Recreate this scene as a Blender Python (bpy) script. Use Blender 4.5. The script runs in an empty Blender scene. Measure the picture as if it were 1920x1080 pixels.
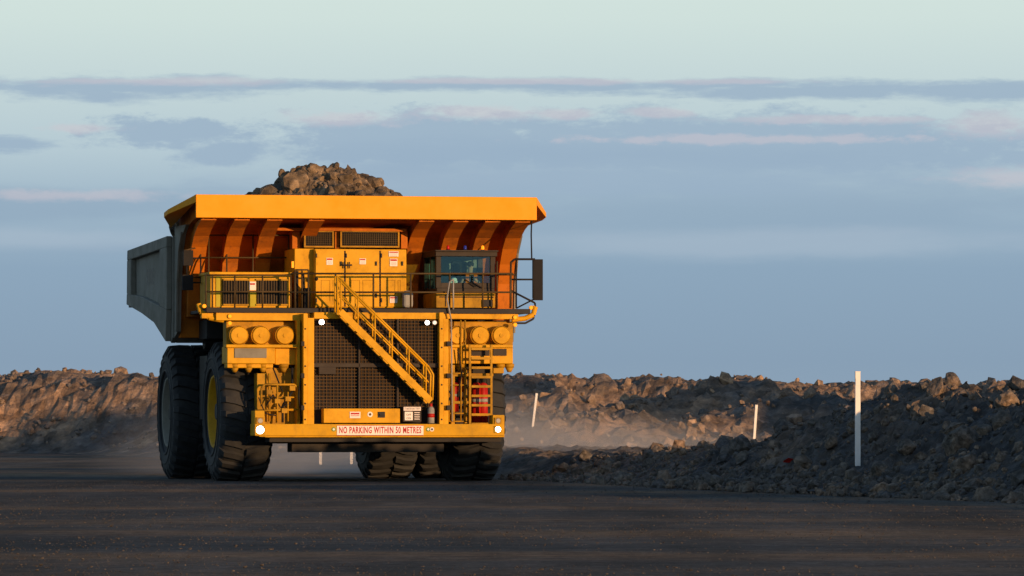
import bpy, bmesh, math, random
import numpy as np
from mathutils import Vector, Matrix
random.seed(5); rng=np.random.default_rng(5)
scene=bpy.context.scene
COL=scene.collection
RAD=math.radians
# ------------------------------------------------------------------ camera and truck placement, estimated from image pixels
FOC=10220.0; CAMH=1.41; YAW=RAD(11.8); D0=140.0
OX=(702-960)/FOC*D0
SA,CA=math.sin(YAW),math.cos(YAW)
def L(u,v,d):
    """image pixel (u,v) projected back through the camera to truck depth d -> truck frame x,z in metres"""
    t=(u-960)/FOC
    x=(t*(D0+d*CA)-OX+d*SA)/(CA-t*SA)
    Y=D0+x*SA+d*CA
    return x,CAMH+(800-v)/FOC*Y
def P(u,v,d):
    x,z=L(u,v,d); return (x,d,z)
def lin(c):
    c=c/255.0
    return c/12.92 if c<=0.04045 else ((c+0.055)/1.055)**2.4
def S(r,g,b): return (lin(r),lin(g),lin(b),1)
# ------------------------------------------------------------------ materials
def nmat(name):
    m=bpy.data.materials.new(name); m.use_nodes=True
    nt=m.node_tree; b=nt.nodes['Principled BSDF']; return m,nt,b
def mixc(nt,fac,a,b):
    n=nt.nodes.new('ShaderNodeMix'); n.data_type='RGBA'
    for sock,val in ((n.inputs[0],fac),(n.inputs[6],a),(n.inputs[7],b)):
        if hasattr(val,'is_output'): nt.links.new(val,sock)
        else: sock.default_value=val
    return n.outputs[2]
def noise(nt,scale,detail=5,rough=.6,coord='Object',vscale=None):
    tc=nt.nodes.new('ShaderNodeTexCoord'); n=nt.nodes.new('ShaderNodeTexNoise')
    n.inputs['Scale'].default_value=scale; n.inputs['Detail'].default_value=detail; n.inputs['Roughness'].default_value=rough
    src=tc.outputs[coord]
    if vscale:
        mp=nt.nodes.new('ShaderNodeMapping'); mp.inputs['Scale'].default_value=vscale
        nt.links.new(src,mp.inputs[0]); src=mp.outputs[0]
    nt.links.new(src,n.inputs[0]); return n.outputs[0]
def ramp(nt,src,stops,interp='LINEAR'):
    r=nt.nodes.new('ShaderNodeValToRGB'); r.color_ramp.interpolation=interp
    el=r.color_ramp.elements
    while len(el)<len(stops): el.new(0.5)
    for e,(p,c) in zip(el,stops):
        e.position=p; e.color=c if len(c)==4 else (*c,1)
    nt.links.new(src,r.inputs[0]); return r.outputs[0]
def g(v): return (v,v,v,1)
def bump(nt,b,h,strength=.3,dist=.02):
    n=nt.nodes.new('ShaderNodeBump'); n.inputs['Strength'].default_value=strength; n.inputs['Distance'].default_value=dist
    nt.links.new(h,n.inputs['Height']); nt.links.new(n.outputs[0],b.inputs['Normal'])
def paint(name,col,dirt=(.16,.10,.05,1),amt=.5,rough=.45,metal=0,bmp=.05):
    m,nt,b=nmat(name)
    n1=noise(nt,1.3,8,.7); n2=noise(nt,6,7,.75,vscale=(1,1,.45)); 
    f1=ramp(nt,n1,[(.45,g(0)),(.78,g(1))]); f2=ramp(nt,n2,[(.55,g(0)),(.85,g(.8))])
    mx=nt.nodes.new('ShaderNodeMath'); mx.operation='ADD'; nt.links.new(f1,mx.inputs[0]); nt.links.new(f2,mx.inputs[1])
    mm=nt.nodes.new('ShaderNodeMath'); mm.operation='MULTIPLY'; mm.use_clamp=True; nt.links.new(mx.outputs[0],mm.inputs[0]); mm.inputs[1].default_value=amt
    c=mixc(nt,mm.outputs[0],col,dirt); nt.links.new(c,b.inputs['Base Color'])
    r=ramp(nt,n1,[(.3,g(rough)),(.8,g(min(1,rough+.3)))]); nt.links.new(r,b.inputs['Roughness'])
    b.inputs['Metallic'].default_value=metal; b.inputs['Specular IOR Level'].default_value=.3
    bump(nt,b,n2,bmp,.01); return m
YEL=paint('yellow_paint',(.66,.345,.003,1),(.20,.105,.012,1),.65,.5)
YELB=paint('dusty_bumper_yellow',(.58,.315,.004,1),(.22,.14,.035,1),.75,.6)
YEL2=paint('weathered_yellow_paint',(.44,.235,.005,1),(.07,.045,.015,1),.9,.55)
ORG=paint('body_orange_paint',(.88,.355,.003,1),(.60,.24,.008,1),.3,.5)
INNER=paint('canopy_underside_shade',(.50,.145,.005,1),(.09,.036,.010,1),.85,.65)  # canopy orange darkened to paint in the shade beneath the canopy
DARK=paint('dark_steel',(.022,.022,.024,1),(.06,.05,.04,1),.5,.6)
BLACK=paint('black_rubber_trim',(.012,.012,.014,1),(.035,.032,.03,1),.4,.7)
GREYB=paint('dusty_grey_steel',(.22,.215,.185,1),(.11,.10,.075,1),.75,.65)
RAIL=paint('rail_dark_paint',(.065,.042,.014,1),(.03,.022,.014,1),.6,.55)
GRID=paint('grille_bar_paint',(.085,.045,.010,1),(.04,.025,.010,1),.6,.6)
CABD=paint('cab_dark_paint',(.026,.020,.017,1),(.055,.04,.025,1),.4,.5)
RED=paint('red_paint',(.42,.012,.008,1),(.12,.02,.01,1),.5,.4)
WHITE=paint('white_paint',(.80,.80,.80,1),(.42,.38,.33,1),.3,.5)
SIGNW=paint('white_sign_face',(.82,.76,.74,1),(.55,.5,.45,1),.2,.5)
SILV=paint('grey_plastic',(.30,.31,.31,1),(.13,.12,.1,1),.5,.5)
RIM=paint('rim_yellow',(.55,.30,.008,1),(.12,.08,.03,1),.6,.6)
REDINK,_nt,_b=nmat('red_lettering'); _b.inputs['Base Color'].default_value=(.42,.003,.006,1); _b.inputs['Roughness'].default_value=.7
BLKINK,_nt,_b=nmat('black_lettering'); _b.inputs['Base Color'].default_value=(.02,.02,.02,1)
GRN=paint('green_sticker',(.12,.26,.05,1),(.3,.3,.1,1),.2)
STRIP=paint('lime_shade_tint',(.42,.36,.012,1),(.2,.17,.02,1),.5)  # yellow-green tone of sky-lit shade, put into the colour
SKIN=paint('skin',(.50,.28,.19,1),(.40,.22,.15,1),.3,.6)
HIVIS=paint('work_shirt',(.06,.05,.07,1),(.05,.04,.05,1),.3,.8)
HIV2=paint('orange_vest',(.80,.16,.02,1),(.5,.12,.02,1),.3,.8)
HAIR=paint('hair',(.02,.013,.01,1),(.03,.02,.015,1),.3,.7)
CABIN=paint('cab_lining',(.14,.21,.21,1),(.08,.12,.12,1),.4,.8)
def emis(name,col,s):
    m,nt,b=nmat(name); b.inputs['Base Color'].default_value=col
    b.inputs['Emission Color'].default_value=col; b.inputs['Emission Strength'].default_value=s
    b.inputs['Roughness'].default_value=.15; return m
LAMP=emis('lit_headlamp',(.85,.93,1,1),14); LAMPD=emis('lamp_lens',(.40,.37,.30,1),.1); LAMPM=emis('small_lit_lamp',(.7,.8,.85,1),.35)
AMB=emis('amber_lens',(1,.30,.01,1),1.0); REDL=emis('red_lens',(.45,.01,.01,1),.05); BLUL=emis('blue_lens',(.02,.04,.35,1),.05)
def glassmat():
    m=bpy.data.materials.new('window_glass'); m.use_nodes=True; nt=m.node_tree; nt.nodes.clear()
    o=nt.nodes.new('ShaderNodeOutputMaterial'); mx=nt.nodes.new('ShaderNodeMixShader'); t=nt.nodes.new('ShaderNodeBsdfTransparent'); gl=nt.nodes.new('ShaderNodeBsdfGlossy')
    t.inputs[0].default_value=(.72,.92,.92,1); gl.inputs[0].default_value=(.75,1,.98,1); gl.inputs['Roughness'].default_value=.03
    mx.inputs[0].default_value=.06
    nt.links.new(t.outputs[0],mx.inputs[1]); nt.links.new(gl.outputs[0],mx.inputs[2]); nt.links.new(mx.outputs[0],o.inputs[0]); return m
GLASS=glassmat()
MIRR,_nt,_b=nmat('mirror_glass'); _b.inputs['Base Color'].default_value=(.25,.28,.32,1); _b.inputs['Metallic'].default_value=1; _b.inputs['Roughness'].default_value=.15
def tyremat():
    m,nt,b=nmat('tyre_rubber')
    n1=noise(nt,2.5,7,.7); n2=noise(nt,30,4,.6)
    c=ramp(nt,n1,[(.3,(.010,.012,.015)),(.6,(.021,.024,.028)),(.8,(.050,.048,.044))]); nt.links.new(c,b.inputs['Base Color'])
    b.inputs['Roughness'].default_value=.8; bump(nt,b,n2,.4,.01); return m
TYRE=tyremat()
def soil(name,c1,c2,c3,sc=1.0,bs=.9,rk=4.0,lowf=.22):
    m,nt,b=nmat(name)
    n1=noise(nt,lowf*sc,8,.65); n2=noise(nt,2.2*sc,8,.72)
    tc=nt.nodes.new('ShaderNodeTexCoord'); vo=nt.nodes.new('ShaderNodeTexVoronoi'); vo.inputs['Scale'].default_value=rk*sc
    nt.links.new(tc.outputs['Object'],vo.inputs[0])
    a=ramp(nt,n1,[(.32,c1),(.5,c2),(.68,c3)])
    d=ramp(nt,n2,[(.3,g(.4)),(.55,g(.95)),(.75,g(1.7))])
    mu=nt.nodes.new('ShaderNodeMix'); mu.data_type='RGBA'; mu.blend_type='MULTIPLY'; mu.inputs[0].default_value=1
    nt.links.new(a,mu.inputs[6]); nt.links.new(d,mu.inputs[7])
    cr=ramp(nt,vo.outputs['Color'],[(0,g(.5)),(1,g(1.45))])
    m2=nt.nodes.new('ShaderNodeMix'); m2.data_type='RGBA'; m2.blend_type='MULTIPLY'; m2.inputs[0].default_value=.8
    nt.links.new(mu.outputs[2],m2.inputs[6]); nt.links.new(cr,m2.inputs[7])
    nt.links.new(m2.outputs[2],b.inputs['Base Color']); b.inputs['Roughness'].default_value=.95
    b.inputs['Specular IOR Level'].default_value=.15
    ad=nt.nodes.new('ShaderNodeMath'); ad.operation='ADD'; nt.links.new(n2,ad.inputs[0])
    iv=nt.nodes.new('ShaderNodeMath'); iv.operation='MULTIPLY'; iv.inputs[1].default_value=-.35; nt.links.new(vo.outputs['Distance'],iv.inputs[0]); nt.links.new(iv.outputs[0],ad.inputs[1])
    bump(nt,b,ad.outputs[0],bs,.25/sc); return m
SOILN=soil('spoil_soil',(.07,.075,.085),(.115,.108,.105),(.24,.17,.12))
SOILF=soil('hazed_spoil',(.11,.125,.14),(.22,.175,.145),(.52,.34,.22),.5,1.0,3,.45)  # haze painted in as blue-grey, sunlit warmth as the orange tone
SOILG=soil('ground_soil',(.08,.078,.075),(.10,.092,.085),(.13,.115,.10),.6,.5)
ROCKM=soil('rock_mixed',(.085,.09,.10),(.14,.125,.11),(.30,.21,.145),3,.7)
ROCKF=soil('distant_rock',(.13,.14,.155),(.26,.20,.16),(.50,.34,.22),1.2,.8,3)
LOADM=soil('load_rock',(.07,.07,.07),(.17,.13,.09),(.36,.26,.16),1.6,.7,3,.8)
def roadmat():
    m,nt,b=nmat('haul_road_gravel')
    n0=noise(nt,.13,6,.6,vscale=(.22,1,1)); n1=noise(nt,.35,6,.65,vscale=(1,.12,1)); n2=noise(nt,14,6,.8); n3=noise(nt,2.2,7,.8)
    a=ramp(nt,n0,[(.36,(.045,.050,.055)),(.48,(.078,.072,.068)),(.62,(.16,.108,.070))])  # warm brown bands put grazing sunlight into the road colour
    e1=ramp(nt,n1,[(.35,g(.6)),(.5,g(1)),(.65,g(1.35))])
    d=ramp(nt,n2,[(.3,g(.5)),(.52,g(.9)),(.66,g(1.5)),(.74,g(3))])
    e=ramp(nt,n3,[(.3,g(.45)),(.7,g(1.6))])
    cur=a
    for f in (e1,d,e):
        mu=nt.nodes.new('ShaderNodeMix'); mu.data_type='RGBA'; mu.blend_type='MULTIPLY'; mu.inputs[0].default_value=1
        nt.links.new(cur,mu.inputs[6]); nt.links.new(f,mu.inputs[7]); cur=mu.outputs[2]
    nt.links.new(cur,b.inputs['Base Color'])
    b.inputs['Roughness'].default_value=.95; b.inputs['Specular IOR Level'].default_value=.1
    bump(nt,b,n3,.8,.08); return m
ROAD=roadmat()
GRAV=soil('road_gravel_stones',(.05,.05,.052),(.085,.075,.065),(.17,.14,.11),12,.5)
# ------------------------------------------------------------------ mesh builder
class M:
    def __init__(s): s.v=[];s.f=[];s.m=[];s.s=[]
    def add(s,vs,fs,mat=0,smooth=False):
        o=len(s.v); s.v+= [tuple(p) for p in vs]
        for q in fs: s.f.append(tuple(o+i for i in q)); s.m.append(mat); s.s.append(smooth)
    def box(s,x0,x1,y0,y1,z0,z1,mat=0):
        s.add([(x0,y0,z0),(x1,y0,z0),(x1,y1,z0),(x0,y1,z0),(x0,y0,z1),(x1,y0,z1),(x1,y1,z1),(x0,y1,z1)],
              [(0,3,2,1),(4,5,6,7),(0,1,5,4),(1,2,6,5),(2,3,7,6),(3,0,4,7)],mat)
    def pb(s,u0,v0,u1,v1,d0,d1,mat=0):
        um=(u0+u1)/2
        s.box(L(u0,v0,d0)[0],L(u1,v0,d0)[0],d0,d1,L(um,v1,d0)[1],L(um,v0,d0)[1],mat)
    def prism_y(s,poly,y0,y1,mat=0):
        n=len(poly); vs=[(x,y0,z) for x,z in poly]+[(x,y1,z) for x,z in poly]
        s.add(vs,[tuple(range(n)),tuple(range(2*n-1,n-1,-1))]+[(i,(i+1)%n,n+(i+1)%n,n+i) for i in range(n)],mat)
    def prism_x(s,poly,x0,x1,mat=0):
        n=len(poly); vs=[(x0,y,z) for y,z in poly]+[(x1,y,z) for y,z in poly]
        s.add(vs,[tuple(range(n)),tuple(range(2*n-1,n-1,-1))]+[(i,(i+1)%n,n+(i+1)%n,n+i) for i in range(n)],mat)
    def cyl(s,a,b,r0,r1=None,n=12,mat=0,caps=True):
        a=Vector(a);b=Vector(b); r1=r0 if r1 is None else r1
        ax=(b-a); 
        if ax.length<1e-6: return
        ax.normalize(); t=Vector((0,0,1)) if abs(ax.z)<.9 else Vector((1,0,0))
        e1=ax.cross(t).normalized(); e2=ax.cross(e1)
        vs=[];
        for c,r in ((a,r0),(b,r1)):
            for i in range(n):
                q=2*math.pi*i/n; vs.append(c+e1*(r*math.cos(q))+e2*(r*math.sin(q)))
        s.add(vs,[(i,(i+1)%n,n+(i+1)%n,n+i) for i in range(n)],mat,True)
        if caps:
            s.add(vs,[tuple(range(n)),tuple(range(2*n-1,n-1,-1))],mat)
    def tube(s,pts,r,n=8,mat=0):
        for a,b in zip(pts,pts[1:]): s.cyl(a,b,r,r,n,mat)
    def sphere(s,c,r,mat=0,n=12,sz=1.0):
        vs=[];fs=[];k=n//2
        for j in range(k+1):
            ph=math.pi*j/k
            for i in range(n):
                th=2*math.pi*i/n; vs.append((c[0]+r*math.sin(ph)*math.cos(th),c[1]+r*math.sin(ph)*math.sin(th),c[2]+sz*r*math.cos(ph)))
        for j in range(k):
            for i in range(n): fs.append((j*n+i,j*n+(i+1)%n,(j+1)*n+(i+1)%n,(j+1)*n+i))
        s.add(vs,fs,mat,True)
    def revolve(s,prof,n,mat=0,c=(0,0,0)):
        vs=[];k=len(prof)
        for i in range(n):
            q=2*math.pi*i/n
            for x,r in prof: vs.append((c[0]+x,c[1]+r*math.sin(q),c[2]+r*math.cos(q)))
        s.add(vs,[(i*k+j,i*k+j+1,((i+1)%n)*k+j+1,((i+1)%n)*k+j) for i in range(n) for j in range(k-1)],mat,True)
    def obj(s,name,mats,parent=None,bevel=0,label=None,loc=None):
        me=bpy.data.meshes.new(name); me.from_pydata(s.v,[],s.f)
        for m in (mats if isinstance(mats,(list,tuple)) else [mats]): me.materials.append(m)
        me.polygons.foreach_set('material_index',s.m); me.polygons.foreach_set('use_smooth',s.s)
        bm=bmesh.new(); bm.from_mesh(me); bmesh.ops.remove_doubles(bm,verts=bm.verts,dist=1e-5) if bevel==0 else None
        bmesh.ops.recalc_face_normals(bm,faces=bm.faces); bm.to_mesh(me); bm.free(); me.update()
        o=bpy.data.objects.new(name,me); COL.objects.link(o)
        if parent: o.parent=parent
        if bevel:
            b=o.modifiers.new('bevel','BEVEL'); b.width=bevel; b.segments=2; b.limit_method='ANGLE'; b.angle_limit=RAD(40)
        if label: o['label']=label
        return o
def text_mesh(mb,txt,x,z,y,size,mat=0,width=None,align='CENTER',bold=0.0,space=1.0):
    cu=bpy.data.curves.new('t','FONT'); cu.body=txt; cu.size=size; cu.align_x=align; cu.align_y='CENTER'; cu.resolution_u=2
    cu.offset=bold; cu.space_character=space
    ob=bpy.data.objects.new('t',cu); COL.objects.link(ob)
    dg=bpy.context.evaluated_depsgraph_get(); me=bpy.data.meshes.new_from_object(ob.evaluated_get(dg))
    xs=[v.co.x for v in me.vertices]; w=max(xs)-min(xs); k=(width/w) if width else 1
    mb.add([(x+v.co.x*k,y,z+v.co.y) for v in me.vertices],[tuple(p.vertices) for p in me.polygons],mat)
    bpy.data.objects.remove(ob); bpy.data.curves.remove(cu)
# ------------------------------------------------------------------ truck root
TR=bpy.data.objects.new('haul_truck',None); COL.objects.link(TR)
TR.location=(OX,D0,0); TR.rotation_euler=(0,0,YAW); TR.empty_display_size=1
TR['label']='huge yellow mining dump truck loaded with rock on a haul road'; TR['category']='truck'
TM=Matrix.Translation((OX,D0,0))@Matrix.Rotation(YAW,4,'Z')
def part(mb,name,mats,parent=TR,bevel=0.0,label=None): return mb.obj(name,mats,parent,bevel,label)
# ---- wheels
def tyre_mesh():
    m=M(); R=1.75
    prof=[(-.50,.92),(-.60,1.0),(-.67,1.2),(-.675,1.44),(-.63,1.63),(-.54,1.72),(-.3,R),(.3,R),(.54,1.72),(.63,1.63),(.675,1.44),(.67,1.2),(.60,1.0),(.50,.92),(-.50,.92)]
    m.revolve(prof,64)
    n=30
    for side in (-1,1):
        for i in range(n):
            q0=2*math.pi*(i+(.5 if side>0 else 0))/n
            st=[(.03,1.73,1.83,.0),(.30,1.73,1.835,.05),(.56,1.69,1.81,.075),(.665,1.52,1.63,.08)]
            vs=[];
            for x,rb,rt,sl in st:
                for r,dq in ((rb,-.055),(rt,-.045),(rt,.045),(rb,.055)):
                    q=q0+sl+dq*(1.0 if x<.5 else .9); vs.append((side*x,r*math.sin(q),r*math.cos(q)))
            fs=[(0,1,2,3),(15,14,13,12)]
            for k in range(3):
                b=k*4
                fs+=[(b,b+4,b+5,b+1),(b+1,b+5,b+6,b+2),(b+2,b+6,b+7,b+3)]
            m.add(vs,fs)
    for sd in (-1,1):
        m.revolve([(sd*.655,1.10),(sd*.692,1.12),(sd*.692,1.15),(sd*.668,1.17)],64)
        m.revolve([(sd*.672,1.36),(sd*.695,1.38),(sd*.692,1.41),(sd*.670,1.43)],64)
    return m
def rim_mesh():
    m=M()
    m.revolve([(-.60,.955),(-.63,.93),(-.60,.88),(-.42,.86),(-.36,.80),(-.28,.62),(-.30,.60),(-.40,.56),(-.42,.30),(-.50,.26),(-.50,.001)],48,0)
    m.revolve([(.60,.955),(.63,.93),(.60,.88),(.1,.86),(.05,.001)],48,0)
    for i in range(24):
        q=2*math.pi*i/24; y=.71*math.sin(q); z=.71*math.cos(q)
        m.cyl((-.30,y,z),(-.37,y,z),.028,.028,6,1)
    for i in range(12):
        q=2*math.pi*i/12; m.cyl((-.40,.45*math.sin(q),.45*math.cos(q)),(-.45,.45*math.sin(q),.45*math.cos(q)),.03,.03,6,1)
    return m
hubm=M(); hubm.cyl((-.48,0,0),(.7,0,0),.33,.33,20); hubm.cyl((-.55,0,0),(-.48,0,0),.2,.26,20)
hub0=hubm.obj('wheel',[DARK],TR); tyre0=tyre_mesh().obj('tyre',[TYRE],hub0); rim0=rim_mesh().obj('rim',[RIM,DARK],hub0)
rimd=rim0.data.copy(); rimd.materials.clear(); rimd.materials.append(GREYB); rimd.materials.append(DARK)
FY,RY=2.9,9.25; WR=1.80
spots=[(-3.12,FY,0),(3.05,FY,1),(-3.42,RY,0),(-2.02,RY,0),(3.42,RY,1),(2.02,RY,1)]
for i,(x,y,flip) in enumerate(spots):
    if i==0: h,t,r=hub0,tyre0,rim0
    else:
        h=hub0.copy(); t=tyre0.copy(); r=rim0.copy()
        for o in (h,t,r): COL.objects.link(o)
        h.parent=TR; t.parent=h; r.parent=h
        if i>=2: r.data=rimd
    h.location=(x,y,WR); h.rotation_euler=(0,0,math.pi if flip else 0); t.rotation_euler=(i*.7,0,0)
# ---- chassis
m=M()
m.box(-1.9,1.9,.82,5.0,1.25,4.1); m.box(-1.0,-.55,5,12,2.2,3.3); m.box(.55,1.0,5,12,2.2,3.3)
m.box(-2.0,2.0,.9,1.6,.75,1.25); m.cyl((-2.4,FY,WR),(2.4,FY,WR),.42,.42,16)
m.box(-1.35,1.35,2.2,3.8,.85,1.5)
m.cyl((-1.4,RY,WR),(1.4,RY,WR),.85,.85,24); m.box(-1.2,1.2,8.0,9.6,1.1,2.6)
m.box(-3.5,-2.2,5.0,6.9,1.6,3.3); m.box(2.2,3.4,5.0,6.9,1.5,3.3)
m.box(-3.9,-1.9,3.0,4.6,3.7,4.2); m.box(1.9,3.9,2.2,4.6,3.7,4.2)
m.cyl((-3.7,4.8,3.75),(-2.6,4.8,3.75),.3,.3,16)
part(m,'chassis',[DARK],bevel=.02)
# ---- dump body
m=M()
ZT=L(690,367,1.0)[1]; ZB=L(690,410,1.0)[1]
ceil=[(1.08,ZB+.02),(2.0,ZB-.02),(2.8,ZB-.14),(3.4,ZB-.42),(3.85,ZB-.95),(4.15,ZB-1.7),(4.3,ZB-2.4),(4.35,3.75)]
back=[(4.7,3.75),(4.7,5.5),(4.6,6.6),(4.3,ZT-.32),(1.3,ZT-.12),(1.08,ZT-.10)]
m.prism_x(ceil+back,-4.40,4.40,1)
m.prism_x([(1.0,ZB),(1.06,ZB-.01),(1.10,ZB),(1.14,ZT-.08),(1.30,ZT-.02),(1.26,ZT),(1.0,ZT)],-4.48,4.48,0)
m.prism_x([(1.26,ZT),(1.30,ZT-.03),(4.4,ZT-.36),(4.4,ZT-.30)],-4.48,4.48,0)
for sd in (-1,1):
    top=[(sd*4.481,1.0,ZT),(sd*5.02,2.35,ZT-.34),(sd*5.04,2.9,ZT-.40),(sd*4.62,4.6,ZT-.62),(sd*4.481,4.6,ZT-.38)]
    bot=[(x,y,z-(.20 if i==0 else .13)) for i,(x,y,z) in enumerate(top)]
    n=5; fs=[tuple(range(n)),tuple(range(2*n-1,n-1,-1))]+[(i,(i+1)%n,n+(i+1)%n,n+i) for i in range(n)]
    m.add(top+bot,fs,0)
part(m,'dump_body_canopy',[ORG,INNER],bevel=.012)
for sd in (-1,1):
    m=M()
    m.prism_x([(4.15,3.9),(4.0,5.2),(3.7,6.0),(3.2,6.45),(2.6,ZB-.12),(4.69,ZB-.1),(4.69,3.75)],*sorted((sd*4.405,sd*4.50)))
    m.prism_x([(4.10,3.9),(3.95,5.2),(3.65,6.0),(3.15,6.45),(3.25,6.5),(3.75,6.05),(4.05,5.22),(4.22,3.9)],*sorted((sd*4.5,sd*4.56)))
    part(m,'canopy_side_plate',[GREYB],bevel=.01)
# ribs
def rib(x0,x1,name='canopy_rib'):
    r=M()
    inner=[(1.2,ZB+.015),(2.0,ZB-.025),(2.8,ZB-.145),(3.4,ZB-.425),(3.85,ZB-.955),(4.15,ZB-1.7),(4.3,ZB-2.5)]
    outer=[(1.2,ZB-.03),(1.9,ZB-.20),(2.45,ZB-.40),(2.85,ZB-.68),(3.2,ZB-1.08),(3.45,ZB-1.6),(3.55,ZB-2.5)]
    r.prism_x(inner+outer[::-1],x0+.05,x0+.08); r.prism_x(inner+outer[::-1],x1-.08,x1-.05)
    for (a,b) in zip(outer,outer[1:]):
        n=Vector((-(b[1]-a[1]),b[0]-a[0])).normalized()*-.03
        r.prism_x([a,b,(b[0]+n.x,b[1]+n.y),(a[0]+n.x,a[1]+n.y)],x0,x1)
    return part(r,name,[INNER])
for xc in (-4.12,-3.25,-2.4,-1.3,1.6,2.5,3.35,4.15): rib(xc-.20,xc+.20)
# dump box
m=M()
side=[(4.705,3.75),(5.0,3.62),(7.2,4.15),(9.6,4.45),(11.6,4.62),(12.6,4.75),(12.45,6.28),(4.705,6.42)]
for sd in (-1,1):
    x0,x1=sorted((sd*4.42,sd*4.55)); m.prism_x(side,x0,x1)
    a,b=sorted((sd*4.55,sd*4.70))
    m.prism_x([(4.8,6.15),(12.5,6.02),(12.45,6.30),(4.8,6.44)],a,b)
    m.prism_x([(5.0,3.66),(7.2,4.2),(9.6,4.5),(12.6,4.80),(12.55,5.1),(9.6,4.95),(7.2,4.72),(4.85,4.5)],a,b)
    m.prism_x([(4.8,4.5),(6.1,4.62),(6.1,6.13),(4.8,6.15)],a,b); m.prism_x([(11.7,5.03),(12.55,5.1),(12.5,6.02),(11.7,6.03)],a,b)
m.prism_x([(4.705,3.75),(5.0,3.62),(7.2,4.15),(9.6,4.45),(12.6,4.75),(12.6,4.95),(9.6,4.65),(7.2,4.35),(5,3.85),(4.705,3.9)],-4.42,4.42)
m.box(-4.42,4.42,12.2,12.35,4.95,5.3)
for sd in (-1,1):
    m.prism_x([(12.45,6.28),(12.6,4.75),(12.9,4.72),(12.6,6.2)],*sorted((sd*4.42,sd*4.60)))
part(m,'dump_box',[GREYB],bevel=.02,label='grey dusty steel side of the load box')
m=M(); 
cu=M(); text_mesh(cu,'930E',0,0,0,.62,bold=.01)
vs=[(-4.556,8.9-x*1.2,5.45+z) for x,_,z in cu.v]; m.add(vs,cu.f); part(m,'body_marking',[BLKINK])
# ---- front deck
m=M()
zd=L(690,578,.6)[1]
m.box(-4.25,4.2,.62,4.2,zd-.12,zd-.04,1); m.box(-4.27,4.22,.58,.70,zd-.13,zd+.0,1)
m.pb(405,584,581,601,.64,.9,0); m.pb(722,584,972,598,.64,.9,0); m.pb(581,584,722,596,.72,.9,0)
m.pb(378,584,405,597,.75,1.0,0)
m.tube([P(372,570,.9),P(376,585,.85),P(392,596,.8),P(420,601,.75)],.07)
m.tube([P(960,600,.8),P(985,597,.8),P(1000,590,.8),P(1004,575,.8)],.07)
m.tube([P(965,606,.9),P(985,606,.9),P(1000,598,.9),P(1004,578,.9)],.028,mat=1)
part(m,'deck',[YEL,DARK],bevel=.01)
# ---- centre cabinet
m=M()
m.pb(590,467,762,577,1.5,3.3,0); m.pb(552,466,590,510,1.7,3.3,0); m.pb(556,510,590,577,1.75,3.3,0)
c=part(m,'electrical_cabinet',[YEL],bevel=.02)
for (u0,v0,u1,v1) in ((592,470,645,575),(648,470,711,575),(714,470,760,575)):
    q=M(); q.pb(u0,v0,u1,v1,1.465,1.498,0)
    for vv in (490,550): q.pb(u1-7,vv,u1-4,vv+8,1.43,1.465,1)
    q.pb(u0,v0+5,u0+2.5,v0+13,1.44,1.465,1); q.pb(u0,v1-16,u0+2.5,v1-8,1.44,1.465,1)
    uu=(u0+u1)/2
    for a,b_,e,f_ in ((u0+10,v0+55,u0+11,v1-10),(u0+26,v0+55,u0+27,v1-10),(u0+10,v0+55,u0+27,v0+56),(u0+32,v0+55,u0+33,v1-10),(u0+32,v0+55,u1-9,v0+56),(u1-10,v0+55,u1-9,v1-10)): q.pb(a,b_,e,f_,1.458,1.465,2)
    part(q,'cabinet_door',[YEL,DARK,YEL2],c,bevel=.008)
for (a,b_) in ((645,648),(711,714)):
    q=M(); q.pb(a,470,b_,575,1.49,1.499); part(q,'door_gap',[DARK],c)
q=M(); q.tube([P(640,497,1.41),P(660,497,1.41)],.02); q.tube([P(645,491,1.41),P(645,503,1.41)],.015); q.tube([P(655,491,1.41),P(655,503,1.41)],.015); part(q,'door_handle',[DARK],c)
for (u,v,w,h) in ((618,490,12,13),(680,490,12,11),(738,476,18,10),(738,492,14,14),(738,562,14,12)):
    q=M(); q.pb(u-w/2,v-h/2,u+w/2,v+h/2,1.45,1.457,0); q.pb(u-w/2+1,v-h/2+1,u+w/2-1,v-h/2+h*.3,1.446,1.4499,1)
    for k in range(3): q.pb(u-w/2+2,v+k*2.2-.4,u+w/2-2,v+k*2.2+.2,1.446,1.4499,2)
    part(q,'warning_label',[SIGNW,REDINK,SILV],c)
# louvre boxes above
for (u0,u1) in ((570,626),(638,749)):
    q=M(); q.pb(u0,432,u1,464,2.4,3.2,0)
    q.pb(u0,432,u1,435,2.36,2.4,1); q.pb(u0,461,u1,464,2.36,2.4,1); q.pb(u0,435,u0+3,461,2.36,2.4,1); q.pb(u1-3,435,u1,461,2.36,2.4,1)
    k=u0+7
    while k<u1-5: q.pb(k,437,k+1.0,459,2.37,2.399,2); k+=4
    for vv in range(440,460,4): q.pb(u0+4,vv,u1-4,vv+.8,2.372,2.398,2)
    part(q,'intake_louvre',[BLACK,YEL2,RAIL])
q=M(); q.pb(520,428,762,433,2.3,3.4,0); q.pb(628,433,636,466,2.5,3.2); q.pb(752,433,764,466,2.5,3.2); q.pb(548,433,562,466,2.6,3.2); part(q,'louvre_frame',[INNER])
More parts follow.
